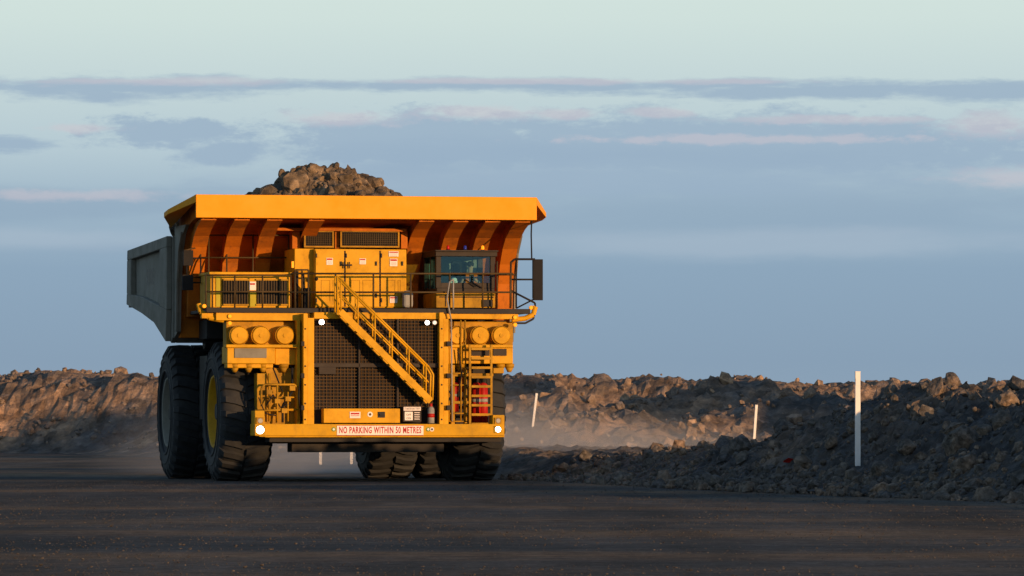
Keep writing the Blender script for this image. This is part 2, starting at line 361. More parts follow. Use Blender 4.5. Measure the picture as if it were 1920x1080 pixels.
# ---- left blower box
m=M(); m.pb(394,514,545,577,1.25,3.0,0); m.pb(392,510,548,515,1.2,3.0,0)
b=part(m,'grid_box',[YEL],bevel=.02)
for (u0,u1) in ((417,465),(482,538)):
    q=M(); q.pb(u0,525,u1,571,1.225,1.248,0)
    q.pb(u0-2,523,u1+2,526,1.19,1.225,1);q.pb(u0-2,570,u1+2,573,1.19,1.225,1)
    k=u0+1
    while k<u1: q.pb(k,526,k+1.6,570,1.19,1.224,2); k+=5
    part(q,'louvre',[BLACK,YEL2,RAIL],b)
q=M(); q.pb(467,528,480,544,1.235,1.249,0); q.pb(469,531,478,534,1.230,1.2345,1); part(q,'warning_label',[SIGNW,REDINK],b)
for (u0,v0,u1,v1) in ((405,518,413,575),(468,548,480,575)):
    m=M(); m.pb(u0,v0,u1,v1,1.225,1.24,0); part(m,'shade_strip',[STRIP],b)  # added strips paint in the greenish shade on the box front
m=M(); m.tube([P(556,508,1.5),P(556,577,1.5)],.05); m.tube([P(568,512,1.5),P(568,577,1.5)],.04); m.pb(571,540,582,577,1.3,1.6,0); m.sphere(P(593,523,1.44),.05,0,10)
part(m,'service_pipes',[BLACK])
# ---- cab
cx0,cx1=L(818,500,1.3)[0],L(929,500,1.3)[0]; zr=L(870,472,1.3)[1]; zc=L(870,577,1.3)[1]; zw0=L(870,549,1.3)[1]
m=M()
m.box(cx0,cx1,1.3,3.1,zc,zw0-.01,0)
m.box(cx0+.02,cx1-.02,1.32,3.08,zw0-.01,zw0+.12,1)
m.box(cx0-.03,cx1+.03,1.22,3.15,zr-.12,zr,1)
m.box(cx0-.05,cx1+.05,1.15,3.2,zr,zr+.04,1)
for x in (cx0,cx1-.13): 
    m.box(x,x+.13,1.32,1.46,zw0+.12,zr-.12,1); m.box(x,x+.13,2.95,3.08,zw0+.12,zr-.12,1)
m.box(cx0+.13,cx1-.13,3.0,3.06,zw0+.12,zr-.12,3)
m.box(cx0,cx0+.08,2.1,2.2,zw0+.12,zr-.12,1)
m.box(cx0+.13,cx1-.13,1.33,1.45,zw0+.12,zw0+.26,1)
m.box(cx0+.13,cx1-.13,1.45,1.85,zw0+.12,zw0+.22,1)
for u in (835,870,905): m.pb(u,552,u+1.5,575,1.28,1.299,2)
m.pb(824,556,926,558,1.285,1.2995,2)
m.pb(905,562,924,575,1.24,1.299,2)
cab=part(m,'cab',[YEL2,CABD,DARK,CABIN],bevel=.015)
q=M(); q.box(cx0+.13,cx1-.13,1.36,1.37,zw0+.26,zr-.12); part(q,'windscreen',[GLASS],cab)
q=M(); q.box(cx0+.03,cx0+.04,1.46,2.1,zw0+.12,zr-.12); part(q,'side_window',[GLASS],cab)
q=M(); q.box(cx0+.03,cx0+.04,2.2,2.95,zw0+.12,zr-.12); part(q,'side_window',[GLASS],cab)
for a in ([P(905,540,1.27),P(884,528,1.27)],[P(893,538,1.26),P(872,524,1.26)]):
    q=M(); q.tube(a,.014); part(q,'wiper',[BLACK],cab)
q=M(); 
for i in range(24):
    a0,a1=2*math.pi*i/24,2*math.pi*(i+1)/24; sx,sz=L(872,527,1.62)
    q.cyl((sx+.22*math.cos(a0),1.62+.08*math.sin(a0),sz+.19*math.sin(a0)),(sx+.22*math.cos(a1),1.62+.08*math.sin(a1),sz+.19*math.sin(a1)),.018,n=6)
part(q,'steering_wheel',[BLACK],cab)
q=M(); q.box(cx0+.6,cx1-.55,2.3,2.45,zw0,zw0+.85); q.box(cx0+.6,cx1-.55,1.9,2.45,zw0-.05,zw0+.12); part(q,'seat',[BLACK],cab,bevel=.04)
q=M(); q.sphere(P(851,525,1.5),.09,0,10,.8); q.box(*[L(844,525,1.48)[0],L(858,525,1.48)[0],1.48,1.52,L(850,534,1.5)[1],L(850,526,1.5)[1]]); part(q,'air_vent',[WHITE],cab)
for (u,mt) in ((840,REDL),(872,BLUL),(905,AMB)):
    q=M(); c=P(u,466,1.6); q.cyl((c[0],c[1],zr+.04),(c[0],c[1],zr+.07),.055,.055,14,1); q.cyl((c[0],c[1],zr+.07),(c[0],c[1],zr+.14),.042,.04,14,0); q.sphere((c[0],c[1],zr+.138),.04,0)
    part(q,'beacon',[mt,BLACK],cab)
# ---- handrails
def rail(pts_list,r=.024,mat=RAIL,name='handrail'):
    q=M()
    for p in pts_list: q.tube(p,r)
    return part(q,name,[mat])
d=.66
rl=[]
for v in (513,548): rl.append([P(545,v,d),P(962,v,d)])
for u in (553,578,629,700,770,843,905,957): rl.append([P(u,512,d),P(u,578,d)])
rail(rl)
rl=[]
for v in (516,547): rl.append([P(384,v,d+.1),P(545,v,d+.1)])
for u in (386,398,440,492,545): rl.append([P(u,515,d+.1),P(u,578,d+.1)])
rail(rl,.022)
rl=[]
for v in (441,483,512): rl.append([P(375,v,3.0),P(541,v,3.0)]); 
for u in (376,391,425,474,541): rl.append([P(u,440,3.0),P(u,578,3.0)])
rl.append([P(376,462,3.0),P(345,470,2.6)]); rl.append([P(376,520,3.0),P(345,520,2.6)])
rail(rl,.022)
rail([[P(932,490,1.0),P(932,577,1.0)],[P(968,486,1.4),P(968,577,1.2)],[P(932,515,1.0),P(968,515,1.2)],[P(958,490,.8),P(958,575,.8)]],.022)
rail([[P(553,513,.66),P(553,513,1.5)],[P(566,506,1.0),P(566,577,1.0)],[P(553,506,1.0),P(578,506,1.0)],[P(553,506,1.0),P(553,577,1.0)],[P(578,506,1.0),P(578,577,1.0)]],.022)
rail([[P(843,528,.5),P(838,560,.5),P(846,600,.5),P(848,790,.45)],[P(850,524,.5),P(850,580,.5)],[P(843,528,.5),P(850,524,.5)]],.02,SILV,'grab_rail')
q=M(); q.pb(757,545,775,577,1.1,1.35,0); part(q,'equipment_bag',[SILV],bevel=.06)
# ---- mirrors
def mirror(u0,v0,u1,v1,d):
    q=M(); q.pb(u0,v0,u1,v1,d,d+.10,0); q.pb(u0+2,v0+3,u1-2,v1-3,d+.10,d+.106,1); return part(q,'mirror',[BLACK,MIRR],bevel=.03)
mirror(344,469,362,498,2.5); mirror(342,515,362,544,2.5); mirror(1001,486,1018,563,.9)
q=M(); q.tube([P(362,484,2.55),P(376,484,2.9),P(376,530,2.9),P(360,530,2.55)],.02)
q.tube([P(350,498,2.55),P(350,515,2.55)],.02)
part(q,'mirror_bracket',[BLACK])
q=M(); q.tube([P(957,578,.9),P(958,492,.9),P(965,486,.9),P(1003,486,.9)],.028); q.tube([P(1000,488,.9),P(1000,560,.9)],.03); q.tube([P(958,524,.9),P(1001,524,.9)],.024)
q.tube([P(958,545,.9),P(1003,568,.9),P(1004,580,.9)],.026); q.tube([P(968,578,.95),P(1003,560,.95)],.02); q.tube([P(968,490,.95),P(968,578,.95)],.022)
part(q,'mirror_bracket',[BLACK])
q=M(); q.tube([P(997,408,1.2),P(996,440,1.1),P(997,486,.95)],.02); part(q,'antenna',[BLACK])
# ---- grille
m=M(); m.pb(588,596,826,796,.52,.8,0)
gr=part(m,'grille',[BLACK])
q=M(); k=592
while k<824:
    q.pb(k,598,k+.9,770,.485,.497,0); k+=6.6
k=600
while k<768:
    q.pb(590,k,824,k+1.2,.468,.484,0); k+=6.2
part(q,'grille_mesh',[GRID],gr)
q=M(); q.pb(588,681,826,689,.40,.52,0); q.pb(672,598,676,768,.40,.45,0); q.pb(744,598,748,768,.40,.45,0); q.pb(598,688,630,702,.36,.5,0); part(q,'grille_crossbar',[CABD],gr,bevel=.01)
m=M()
m.pb(569,588,577,796,.25,.75,0); m.pb(577,596,589,796,.35,.75,0); m.pb(824,586,832,796,.25,.75,0); m.pb(832,598,841,796,.33,.75,0)
m.pb(589,586,824,598,.38,.6,0)
for v in (640,700,760): m.pb(565,v,571,v+9,.2,.3,1); m.pb(838,v,846,v+9,.2,.35,1)
for v in (615,650,685,720,755,785):
    m.pb(571,v,574,v+3,.235,.25,1); m.pb(827,v,830,v+3,.235,.25,1)
part(m,'grille_frame',[YEL,DARK],bevel=.012)
# ---- air cleaners
def aircleaner(u,v,r=.245,d=.62):
    q=M(); x,z=L(u,v,d); q.cyl((x,d,z),(x,d+1.0,z),r,r,28,0); q.cyl((x,d-.05,z),(x,d,z),r*.84,r*.98,28,0)
    q.cyl((x,d-.07,z),(x,d-.05,z),r*.22,r*.22,12,0); q.cyl((x,d+.12,z),(x,d+.15,z),r*1.05,r*1.05,28,2)
    return part(q,'air_cleaner',[YEL,YEL2,DARK])
for u in (448,489,534): aircleaner(u,629)
for u in (858,900,940): aircleaner(u,629)
for (u0,v0,u1,v1,d0,d1) in ((424,603,560,655,.95,1.5),(843,603,962,655,.95,1.5)):
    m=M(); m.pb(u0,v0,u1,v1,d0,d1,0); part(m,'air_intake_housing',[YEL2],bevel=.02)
m=M(); m.pb(426,650,516,682,.6,1.5,0); m.pb(516,650,560,684,.75,1.5,0); m.pb(426,676,512,690,.7,1.2,0); m.pb(424,646,560,652,.5,.9,0)
part(m,'equipment_box',[YEL],bevel=.02)
m=M(); m.pb(836,652,962,682,.62,1.5,0); m.pb(841,646,962,652,.55,.9,0); part(m,'equipment_box',[YEL],bevel=.02)
m=M(); m.pb(557,600,563,796,.5,.9,0); part(m,'frame_post',[YEL],bevel=.01)
m=M(); m.pb(440,653,500,671,.57,.598,0); part(m,'number_plate',[GREYB],bevel=.004)
for (a,b_) in ((925,950),(884,918)):
    m=M(); m.pb(a,654,b_,667,.58,.618,0); part(m,'vent_plate',[CABD])
for u in (440,466,493,532,938,955,862):
    q=M(); x,z=L(u,682,.8); q.cyl((x,.8,z),(x,.8,z-.10),.13,.12,14); q.cyl((x,.8,z-.1),(x,.8,z-.22),.11,.05,14); part(q,'dust_cup',[YEL2])
# ---- lower left structure
m=M()
m.pb(497,690,570,796,.9,1.1,0); m.pb(482,700,500,796,.7,1.2,0)
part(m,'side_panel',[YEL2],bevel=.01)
q=M()
q.tube([P(490,758,.5),P(490,728,.5),P(496,721,.5),P(552,721,.5),P(559,728,.5),P(559,790,.5)],.028)
q.tube([P(500,745,.55),P(555,745,.55)],.022); q.tube([P(520,721,.5),P(520,790,.5)],.024); q.tube([P(540,735,.5),P(540,790,.5)],.02)
q.tube([P(478,770,.5),P(560,768,.5)],.03); q.tube([P(505,700,.6),P(505,790,.6)],.035); q.tube([P(548,690,.6),P(548,735,.55),P(530,760,.55),P(530,792,.5)],.03,mat=1)
q.tube([P(512,690,.6),P(530,735,.55)],.02,mat=1); q.tube([P(565,700,.4),P(560,740,.4),P(566,790,.4)],.022,mat=1)
q.tube([P(500,760,.5),P(512,740,.48),P(526,764,.5),P(545,756,.5)],.018,mat=1); q.tube([P(485,745,.5),P(497,775,.48),P(520,780,.5)],.016,mat=1)
for (u,v) in ((505,735),(520,752),(540,748),(548,728),(533,770)):
    x,z=L(u,v,.48); q.box(x-.07,x+.07,.42,.56,z-.06,z+.06,0)
part(q,'pipework',[YEL2,BLACK],bevel=0)
# ---- lower right structure
m=M(); m.pb(841,690,925,796,1.0,1.1,0); m.pb(846,684,853,796,.5,.62,1); m.pb(870,690,876,796,.55,.65,1); m.pb(841,700,925,706,.55,.65,1); m.pb(841,752,880,757,.5,.6,1); m.pb(925,690,945,700,.7,1.2,1)
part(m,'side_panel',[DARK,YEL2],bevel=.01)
q=M()
for u in (836,842,864,872): q.tube([P(u,600,.55),P(u+1,690,.5),P(u,790,.5)],.02)
q.tube([P(858,655,.5),P(866,700,.45),P(858,745,.45)],.018,mat=1); q.tube([P(834,720,.4),P(846,740,.4),P(834,770,.4)],.018,mat=1)
for v in (700,722,775,790): q.tube([P(834,v,.48),P(876,v,.48)],.018)
part(q,'pipework',[YEL2,BLACK])
def ext(u,v0,v1,d,r=.085):
    q=M(); x,z0=L(u,v1,d); z1=L(u,v0,d)[1]; h=z1-z0
    q.cyl((x,d,z0),(x,d,z0+h*.78),r,r,18); q.sphere((x,d,z0+h*.78),r,0,16,.8); q.cyl((x,d,z0+h*.78),(x,d,z1),r*.3,r*.3,8,1); q.box(x-r*.9,x+r*.5,d-.02,d+.02,z1-.03,z1,1)
    q.cyl((x,d,z0+h*.45),(x,d,z0+h*.52),r*1.01,r*1.01,18,2); q.tube([(x+r*.5,d-.02,z1-.02),(x+r*1.3,d-.03,z0+h*.6),(x+r*1.2,d-.03,z0+h*.3)],.012,6,1)
    part(q,'fire_extinguisher',[RED,BLACK,SILV])
ext(853,708,772,.72,.1); ext(865,706,735,.75,.09); ext(893,704,795,.9,.13); ext(906,704,795,.9,.12)
# ---- ladder
q=M()
for u in (881,921): q.pb(u-1.5,646,u+2.5,796,.28,.36,0)
lad=part(q,'ladder',[YEL2],bevel=.004)
for v in [652+i*17.6 for i in range(9)]:
    q=M(); q.pb(884,v,920,v+4.5,.26,.46,0); part(q,'rung',[YEL2],lad)
# ---- diagonal stair
st0=Vector(P(634,588,-.05)); st1=Vector(P(804,757,-.05)); dv=(st1-st0)
q=M(); up=Vector((-dv.z,0,dv.x)).normalized()
if up.z<0: up=-up
for y in (-.06,.30):
    a=st0.copy();b=st1.copy(); poly=[(a.x,a.z),(b.x,b.z),(b.x+up.x*.17,b.z+up.z*.17),(a.x+up.x*.17,a.z+up.z*.17)]
    q.prism_y(poly,y,y+.035)
sc=part(q,'staircase',[YEL],bevel=.004)
for y in (-.04,.31):
    q=M()
    for off,rr in ((.55,.02),(.95,.026)):
        a=st0+Vector((0,0,off)); b=st1+Vector((0,0,off)); a.y=b.y=y
        q.tube([a,b],rr)
    for k in range(6):
        c=st0+dv*(.03+k*.188); c.y=y; q.tube([c+Vector((0,0,.1)),c+Vector((0,0,.95))],.02)
    b=st1.copy(); b.y=y; q.tube([b+Vector((0,0,.95)),b+Vector((.12,0,.75)),b+Vector((.1,0,.1))],.024)
    a=st0.copy(); a.y=y; q.tube([a+Vector((0,0,.95)),a+Vector((-.02,0,.95)),a+Vector((-.02,0,0))],.024)
    part(q,'stair_handrail',[YEL],sc)
ns=11
for k in range(ns):
    c=st0+dv*((k+.5)/ns); q=M(); q.box(c.x-.04,c.x+.20,-.025,.30,c.z+.06,c.z+.085); part(q,'tread',[YEL2],sc)
# ---- bumper
m=M(); m.pb(478,795,946,817,0,.75,0); m.pb(497,815,946,820,.05,.8,0); m.pb(505,820,940,829,.3,1.0,1)
m.pb(478,770,496,796,.1,.7,0); m.pb(924,778,946,796,.1,.6,0); m.pb(486,812,500,819,.04,.5,0)
bp=part(m,'bumper',[YELB,DARK],bevel=.015)
q=M(); q.pb(632,797.5,794,816.5,-.012,-.002,0); x0,z0=L(632,807,-.02); x1,_=L(794,807,-.02)
text_mesh(q,'NO PARKING WITHIN 50 METRES',(x0+x1)/2,z0,-.016,.235,1,(x1-x0)*.95,bold=.005,space=1.12)
q.pb(632,797.5,794,798.3,-.0145,-.0122,1); q.pb(632,815.7,794,816.5,-.0145,-.0122,1)
part(q,'warning_sign',[SIGNW,REDINK],bp,label='white sign with red letters NO PARKING WITHIN 50 METRES')
for u in (626,803,810):
    q=M(); x,z=L(u,805,-.01); q.cyl((x,-.002,z),(x,-.012,z),.055,.055,16,0 if u!=810 else 1); q.cyl((x,-.0125,z),(x,-.014,z),.03,.03,12,1 if u!=810 else 2); part(q,'round_sticker',[GRN,SIGNW,BLKINK],bp)
def lamp(u,v,d,r,mat,housing=True,parent=TR,name='headlight'):
    q=M(); x,z=L(u,v,d)
    if housing: q.box(x-r*1.35,x+r*1.35,d,d+.12,z-r*1.3,z+r*1.3,1)
    else: q.cyl((x,d,z),(x,d+.1,z),r*1.15,r*.9,16,1)
    q.cyl((x,d-.02,z),(x,d,z),r*.8,r,18,0); part(q,name,[mat,YEL2],parent)
lamp(488,789,.06,.07,LAMPD); lamp(488,806,-.03,.10,LAMP); lamp(934,789,.06,.065,LAMPD); lamp(934,805,-.03,.07,LAMP)
lamp(603,604,.3,.065,LAMP,False); lamp(801,605,.3,.055,LAMP,False); lamp(815,605,.3,.055,LAMPM,False)
for (u,v,d) in ((431,593,.6),(431,606,.6),(383,574,.7),(966,595,.6),(966,609,.6),(996,577,.8),(1001,577,.8)): lamp(u,v,d,.05,AMB,False,name='indicator_light')
m=M(); m.pb(547,490,551,502,1.3,1.35); part(m,'indicator_light',[AMB])
# ---- boxes on the bumper
m=M(); m.pb(607,766,750,793,.12,.5,0); bx=part(m,'tool_box',[YEL],bevel=.015)
q=M(); q.pb(656,772,676,784,.108,.118,0); q.pb(658,774,674,777,.104,.1075,1); q.pb(658,779,674,780,.104,.1075,1); part(q,'warning_label',[SIGNW,REDINK],bx)
q=M(); x,z=L(694,777,.11); q.cyl((x,.118,z),(x,.108,z),.07,.07,18,0); q.cyl((x,.1075,z),(x,.105,z),.035,.035,10,1); part(q,'round_sticker',[SIGNW,BLKINK],bx)
q=M(); q.pb(709,772,722,783,.1,.118); q.pb(712,776,722,779,.07,.1); part(q,'latch',[DARK],bx)
m=M(); m.pb(756,762,790,791,.1,.45,0); ib=part(m,'isolator_box',[CABD],bevel=.01)
q=M(); x0,z=L(773,766.5,.08); q.pb(757,763,789,770,.09,.098,0); text_mesh(q,'STARTER BATTERY',x0,z,.086,.075,1,.40); q.pb(759,772,774,788,.09,.098,0)
for k in range(4): q.pb(777,773+k*4,787,774.4+k*4,.092,.098,0)
x0,z=L(766.5,780,.08); text_mesh(q,'OFF',x0,z+.03,.086,.075,1); text_mesh(q,'ON',x0,z-.06,.086,.075,1); part(q,'sign_plate',[SIGNW,BLKINK],ib)
m=M(); x,z=L(808,790,.3); m.cyl((x,.3,z-.05),(x,.3,z+.30),.09,.09,18,0); m.sphere((x,.3,z+.30),.09,0); m.cyl((x,.3,z+.36),(x,.3,z+.46),.04,.04,10,1); m.cyl((x,.3,z+.1),(x,.3,z+.2),.092,.092,18,2); part(m,'fluid_canister',[SILV,RED,RED])
# ------------------------------------------------------------------ driver
def skinbody(name,verts,edges,radii,mat):
    me=bpy.data.meshes.new(name); me.from_pydata(verts,edges,[]); me.materials.append(mat)
    o=bpy.data.objects.new(name,me); COL.objects.link(o)
    sk=o.modifiers.new('skin','SKIN'); o.modifiers.new('sub','SUBSURF').levels=2; o.modifiers['sub'].render_levels=2
    for i,r in enumerate(radii): me.skin_vertices[0].data[i].radius=(r,r*.9)
    me.skin_vertices[0].data[0].use_root=True
    return o
hy=1.78; hx,hz=L(882,499,hy); zs=hz-.28
bv=[(hx,hy+.1,zs-.55),(hx,hy+.05,zs-.25),(hx,hy+.03,zs-.05),(hx,hy+.02,zs+.08),(hx,hy,hz-.05),(hx,hy-.01,hz+.03),
 (hx-.2,hy+.03,zs),(hx-.29,hy-.08,zs-.22),(hx-.24,hy-.14,zs-.10),(hx-.22,hy-.17,zs-.06),
 (hx+.2,hy+.03,zs),(hx+.28,hy-.08,zs-.22),(hx+.10,hy-.15,zs-.08),(hx+.07,hy-.18,zs-.04),
 (hx-.13,hy-.1,zs-.58),(hx+.13,hy-.1,zs-.58)]
be=[(0,1),(1,2),(2,3),(3,4),(4,5),(2,6),(6,7),(7,8),(8,9),(2,10),(10,11),(11,12),(12,13),(0,14),(0,15)]
br=[.15,.15,.15,.055,.075,.085,.075,.05,.038,.035,.075,.05,.038,.035,.08,.08]
per=skinbody('person',bv,be,br,SKIN); per.matrix_world=TM
per['label']='truck driver in dark shirt with orange vest holding the steering wheel'; per['category']='person'
def child(o,p): o.parent=p
q=M(); q.sphere((hx,hy+.012,hz+.05),.098,0,14,.85); child(q.obj('hair',[HAIR]),per)
for k in (-.035,.035):
    q=M(); q.sphere((hx+k,hy-.088,hz+.02),.011,0,8); child(q.obj('eye',[BLKINK]),per)
q=M(); q.cyl((hx,hy-.085,hz+.02),(hx,hy-.11,hz-.02),.008,.016,8); child(q.obj('nose',[SKIN]),per)
sh=skinbody('shirt',[bv[i] for i in (0,1,2,6,7,10,11)],[(0,1),(1,2),(2,3),(3,4),(2,5),(5,6)],[.165,.165,.165,.09,.062,.09,.062],HIVIS); child(sh,per)
q=M()
for s_ in (-1,1): q.box(hx+s_*.11-.045,hx+s_*.11+.045,hy-.15,hy-.12,zs-.5,zs+.06)
q.box(hx-.145,hx+.145,hy-.152,hy-.121,zs-.28,zs-.22)
child(q.obj('vest',[HIV2]),per)
# ------------------------------------------------------------------ numpy noise
T=rng.random((256,256))
def vn(x,y,o=0):
    x=x+o*17.3; y=y+o*9.7
    xi=np.floor(x).astype(int); yi=np.floor(y).astype(int); fx=x-xi; fy=y-yi
    fx=fx*fx*(3-2*fx); fy=fy*fy*(3-2*fy)
    a=T[xi%256,yi%256];b=T[(xi+1)%256,yi%256];c=T[xi%256,(yi+1)%256];d_=T[(xi+1)%256,(yi+1)%256]
    return (a*(1-fx)+b*fx)*(1-fy)+(c*(1-fx)+d_*fx)*fy
def fbm(x,y,oc=5,o=0,gain=.5):
    s=0;a=1;t=0
    for i in range(oc): s=s+a*(vn(x*2**i,y*2**i,o+i)-.5); t+=a; a*=gain
    return s/t*2
def ss(a,b,x):
    t=np.clip((x-a)/(b-a),0,1); return t*t*(3-2*t)
def gridmesh(name,X,Y,Z,mat,smooth=True):
    ny,nx=X.shape; me=bpy.data.meshes.new(name)
    vs=np.stack([X,Y,Z],-1).reshape(-1,3)
    i=np.arange(ny-1)[:,None]*nx+np.arange(nx-1)[None,:]
    f=np.stack([i,i+1,i+nx+1,i+nx],-1).reshape(-1,4)
    me.from_pydata(vs.tolist(),[],f.tolist()); me.materials.append(mat)
    me.polygons.foreach_set('use_smooth',[smooth]*len(me.polygons))
    o=bpy.data.objects.new(name,me); COL.objects.link(o); o['kind']='structure'; return o
def ico(sub):
    bm=bmesh.new(); bmesh.ops.create_icosphere(bm,subdivisions=sub,radius=1); v=np.array([x.co[:] for x in bm.verts]); f=np.array([[q.index for q in p.verts] for p in bm.faces]); bm.free(); return v,f
def rocktemplates(sub,n=10):
    v,f=ico(sub); out=[]
    for i in range(n):
        w=v.copy()
        for k in range(7):
            nn=rng.normal(size=3); nn/=np.linalg.norm(nn); h=rng.uniform(.45,.85); dd=w@nn; w-=np.outer(np.clip(dd-h,0,None),nn)
        w*=rng.uniform(.7,1.25,3)*(1+rng.normal(0,.04,(len(w),1))); out.append(w)
    return out,f
RT1,RF1=rocktemplates(1); RT2,RF2=rocktemplates(2); RT3,RF3=rocktemplates(3,4)
def rotm():
    q=rng.normal(size=4); q/=np.linalg.norm(q); a,b,c,d_=q
    return np.array([[1-2*(c*c+d_*d_),2*(b*c-a*d_),2*(b*d_+a*c)],[2*(b*c+a*d_),1-2*(b*b+d_*d_),2*(c*d_-a*b)],[2*(b*d_-a*c),2*(c*d_+a*b),1-2*(b*b+c*c)]])
def scatter(name,pts,sizes,temps,faces,mat,kind='stuff',flat=1.0):
    V=[];F=[];o=0
    for p,s in zip(pts,sizes):
        w=temps[rng.integers(len(temps))]@rotm().T*s; w[:,2]*=flat; V.append(w+np.array(p)); F.append(faces+o); o+=len(w)
    me=bpy.data.meshes.new(name); me.from_pydata(np.concatenate(V).tolist(),[],np.concatenate(F).tolist()); me.materials.append(mat)
    ob=bpy.data.objects.new(name,me); COL.objects.link(ob)
    if kind: ob['kind']=kind
    return ob
# ------------------------------------------------------------------ load of rock
ax=np.linspace(-4.35,4.35,150); ay=np.linspace(4.8,12.1,120); X,Y=np.meshgrid(ax,ay)
def loadh(X,Y):
    dx=X+.05; r=np.sqrt(np.where(dx>0,dx*.90,dx)**2+((Y-8.2)*.95)**2)
    z=8.74-.60*np.sqrt(r*r+.35)-.12*np.clip(r-1.6,0,None)
    return np.maximum(z,5.7)+.46*fbm(X*1.1,Y*1.1,5,3)+.20*np.abs(fbm(X*3,Y*3,4,8))
Z=loadh(X,Y)
ld=gridmesh('rock_load',X,Y,Z,LOADM,False); del ld['kind']; ld.matrix_world=TM
ld['label']='heaped load of broken brown rock and soil in the truck body'; ld['category']='rock pile'
pts=[];sz=[]
for i in range(1300):
    x=rng.uniform(-3.8,3.8); y=rng.uniform(5,11.5); s=float(np.clip(rng.lognormal(-2.5,.75),.03,.52))
    pts.append((x,y,float(loadh(np.array(x),np.array(y)))-s*.12)); sz.append(s)
o=scatter('loose_rock',pts,sz,RT2,RF2,LOADM,'stuff'); o.parent=ld
for p,s in zip([(-4.35,4.9,6.85),(-4.2,5.2,6.9),(-4.0,5.1,6.85),(-4.3,5.6,6.7)],[.27,.32,.24,.3]):
    o=scatter('rim_rock',[p],[s],RT2,RF2,LOADM,None); o.parent=ld
# ------------------------------------------------------------------ terrain
RX,RYv=-.203,.979; NX,NY=.979,.203; BX,BY=9.7,103.0
def st_of(X,Y):
    return (X-BX)*RX+(Y-BY)*RYv,(X-BX)*NX+(Y-BY)*NY
def bermH(s,t):
    H=np.interp(s,[-70,-35,-18,-5,3,9,14,18,21,25,30,36,44,60,120],[.3,.35,.7,1.1,1.55,2.05,2.0,2.15,2.05,1.55,1.0,.72,.66,.7,.7])
    wid=1.1+1.9*H
    prof=ss(-.2,1,(t+.25)/wid)*(1-ss(7,13,t)*.75)
    rough=np.clip(t*.8+.15,0,1)
    return -.03+H*prof*(1+.26*fbm(s*.25,t*.25,3,5))+rough*(.36*fbm(s*.9,t*.9,5,11,.62)+.22*np.abs(fbm(s*3.1,t*3.1,4,15,.65)))*np.clip(H,.5,1.3)
s_=np.arange(-75,70,.13); t_=np.arange(-.6,15,.12); Sg,Tg=np.meshgrid(s_,t_)
Xg=BX+Sg*RX+Tg*NX; Yg=BY+Sg*RYv+Tg*NY; Zg=bermH(Sg,Tg)
gridmesh('berm',Xg,Yg,Zg,SOILN,False)
def midH(X,Y):
    s,t=st_of(X,Y); m_=ss(4,13,t)
    base=m_*(.25+.005*(Y-140))
    def ridge(yc,w,amp): 
        dY=Y-yc-8*fbm(X*.07,Y*0+3,3,int(yc)%50); return amp*np.exp(-(dY/w)**2)*(1+.8*fbm(X*.16,Y*.05,4,int(yc)%31))
    z=base
    z=np.maximum(z,m_*ridge(178,4,1.0)); z=np.maximum(z,m_*ridge(205,4,1.55)); z=np.maximum(z,m_*ridge(240,5,2.2)); z=np.maximum(z,m_*ridge(280,6,3.0))
    z=np.maximum(z,m_*2.3*np.exp(-(((X-2.3)/.9)**2+((Y-212)/4)**2)))
    yb=286+28*ss(-15,5,X)+5*fbm(X*.06,Y*0,3,40)
    sky=3.95*ss(0,8,Y-yb)*(1+.18*fbm(X*.2,Y*.08,5,44,.65))
    z=np.maximum(z,sky)
    rg=np.clip(z,0,1)
    return -.06+z+rg*(.55*fbm(X*.5,Y*.45,6,51,.68)+.5*np.abs(fbm(X*1.3,Y*1.1,4,55,.65)))
ax=np.concatenate([np.arange(-75,-34,.8),np.arange(-34,40,.27),np.arange(40,75,.8)]); ay=np.concatenate([np.arange(136,330,.6),np.arange(330,430,2.5)]); X,Y=np.meshgrid(ax,ay)
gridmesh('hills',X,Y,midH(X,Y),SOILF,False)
ax=np.arange(0,34,.8); ay=np.arange(158,360,1.0); X,Y=np.meshgrid(ax,ay)
Z=(np.interp(Y,[158,190,203,228,240,290,360],[6,6.6,10.6,10.6,6.6,6.4,6])+1.2*fbm(X*.05,Y*.09,4,61))*np.exp(-((X-17)/8.5)**2)*ss(158,172,Y)*(1-ss(345,360,Y))+.5*fbm(X*.3,Y*.3,4,66)-.3
gridmesh('shade_ridge',X+38,Y,Z,SOILF,False)  # unseen ridge added out of frame to cast shade over the hills
def hit(u,v,y0=98.0):
    """where the camera ray through image pixel (u,v) meets the terrain"""
    y=y0
    while y<330:
        x=(u-960)/FOC*y; z=CAMH+(800-v)/FOC*y
        a,b_=st_of(np.array(x),np.array(y)); h=0.0
        if -.5<b_<14.9 and -70<a<69: h=max(h,float(bermH(a,b_)))
        if y>136: h=max(h,float(midH(np.array(x),np.array(y))))
        if z<=h: return x,y,h
        y+=.1
    return x,y,z
m=M(); m.add([(-4000,-1500,-.09),(4000,-1500,-.09),(4000,6000,-.09),(-4000,6000,-.09)],[(0,1,2,3)]); o=m.obj('ground',[SOILG]); o['kind']='structure'
ay=[-30.0]
while ay[-1]<300: ay.append(ay[-1]+max(.25,abs(ay[-1])*.004))
ay=np.array(ay); ax=np.arange(-90,46,.5); X,Y=np.meshgrid(ax,ay)
flat=1-np.exp(-(((X+5)/9)**2+((Y-146)/10)**2)**2)
Z=flat*(.035*fbm(X*.16,Y*.10,3,71)+.018*fbm(X*.9,Y*.7,3,75)-.01)
gridmesh('road',X,Y,Z,ROAD,True)
pts=[];sz=[]
for i in range(22000):
    y=45+95*rng.random()**1.2; x=rng.uniform(-.1*y-1,.1*y+1); s=float(np.clip(rng.lognormal(-4.75,.42),.005,.028))
    pts.append((x,y,s*.1)); sz.append(s)
scatter('gravel',pts,sz,RT1,RF1,GRAV,flat=.6)
pts=[];sz=[]
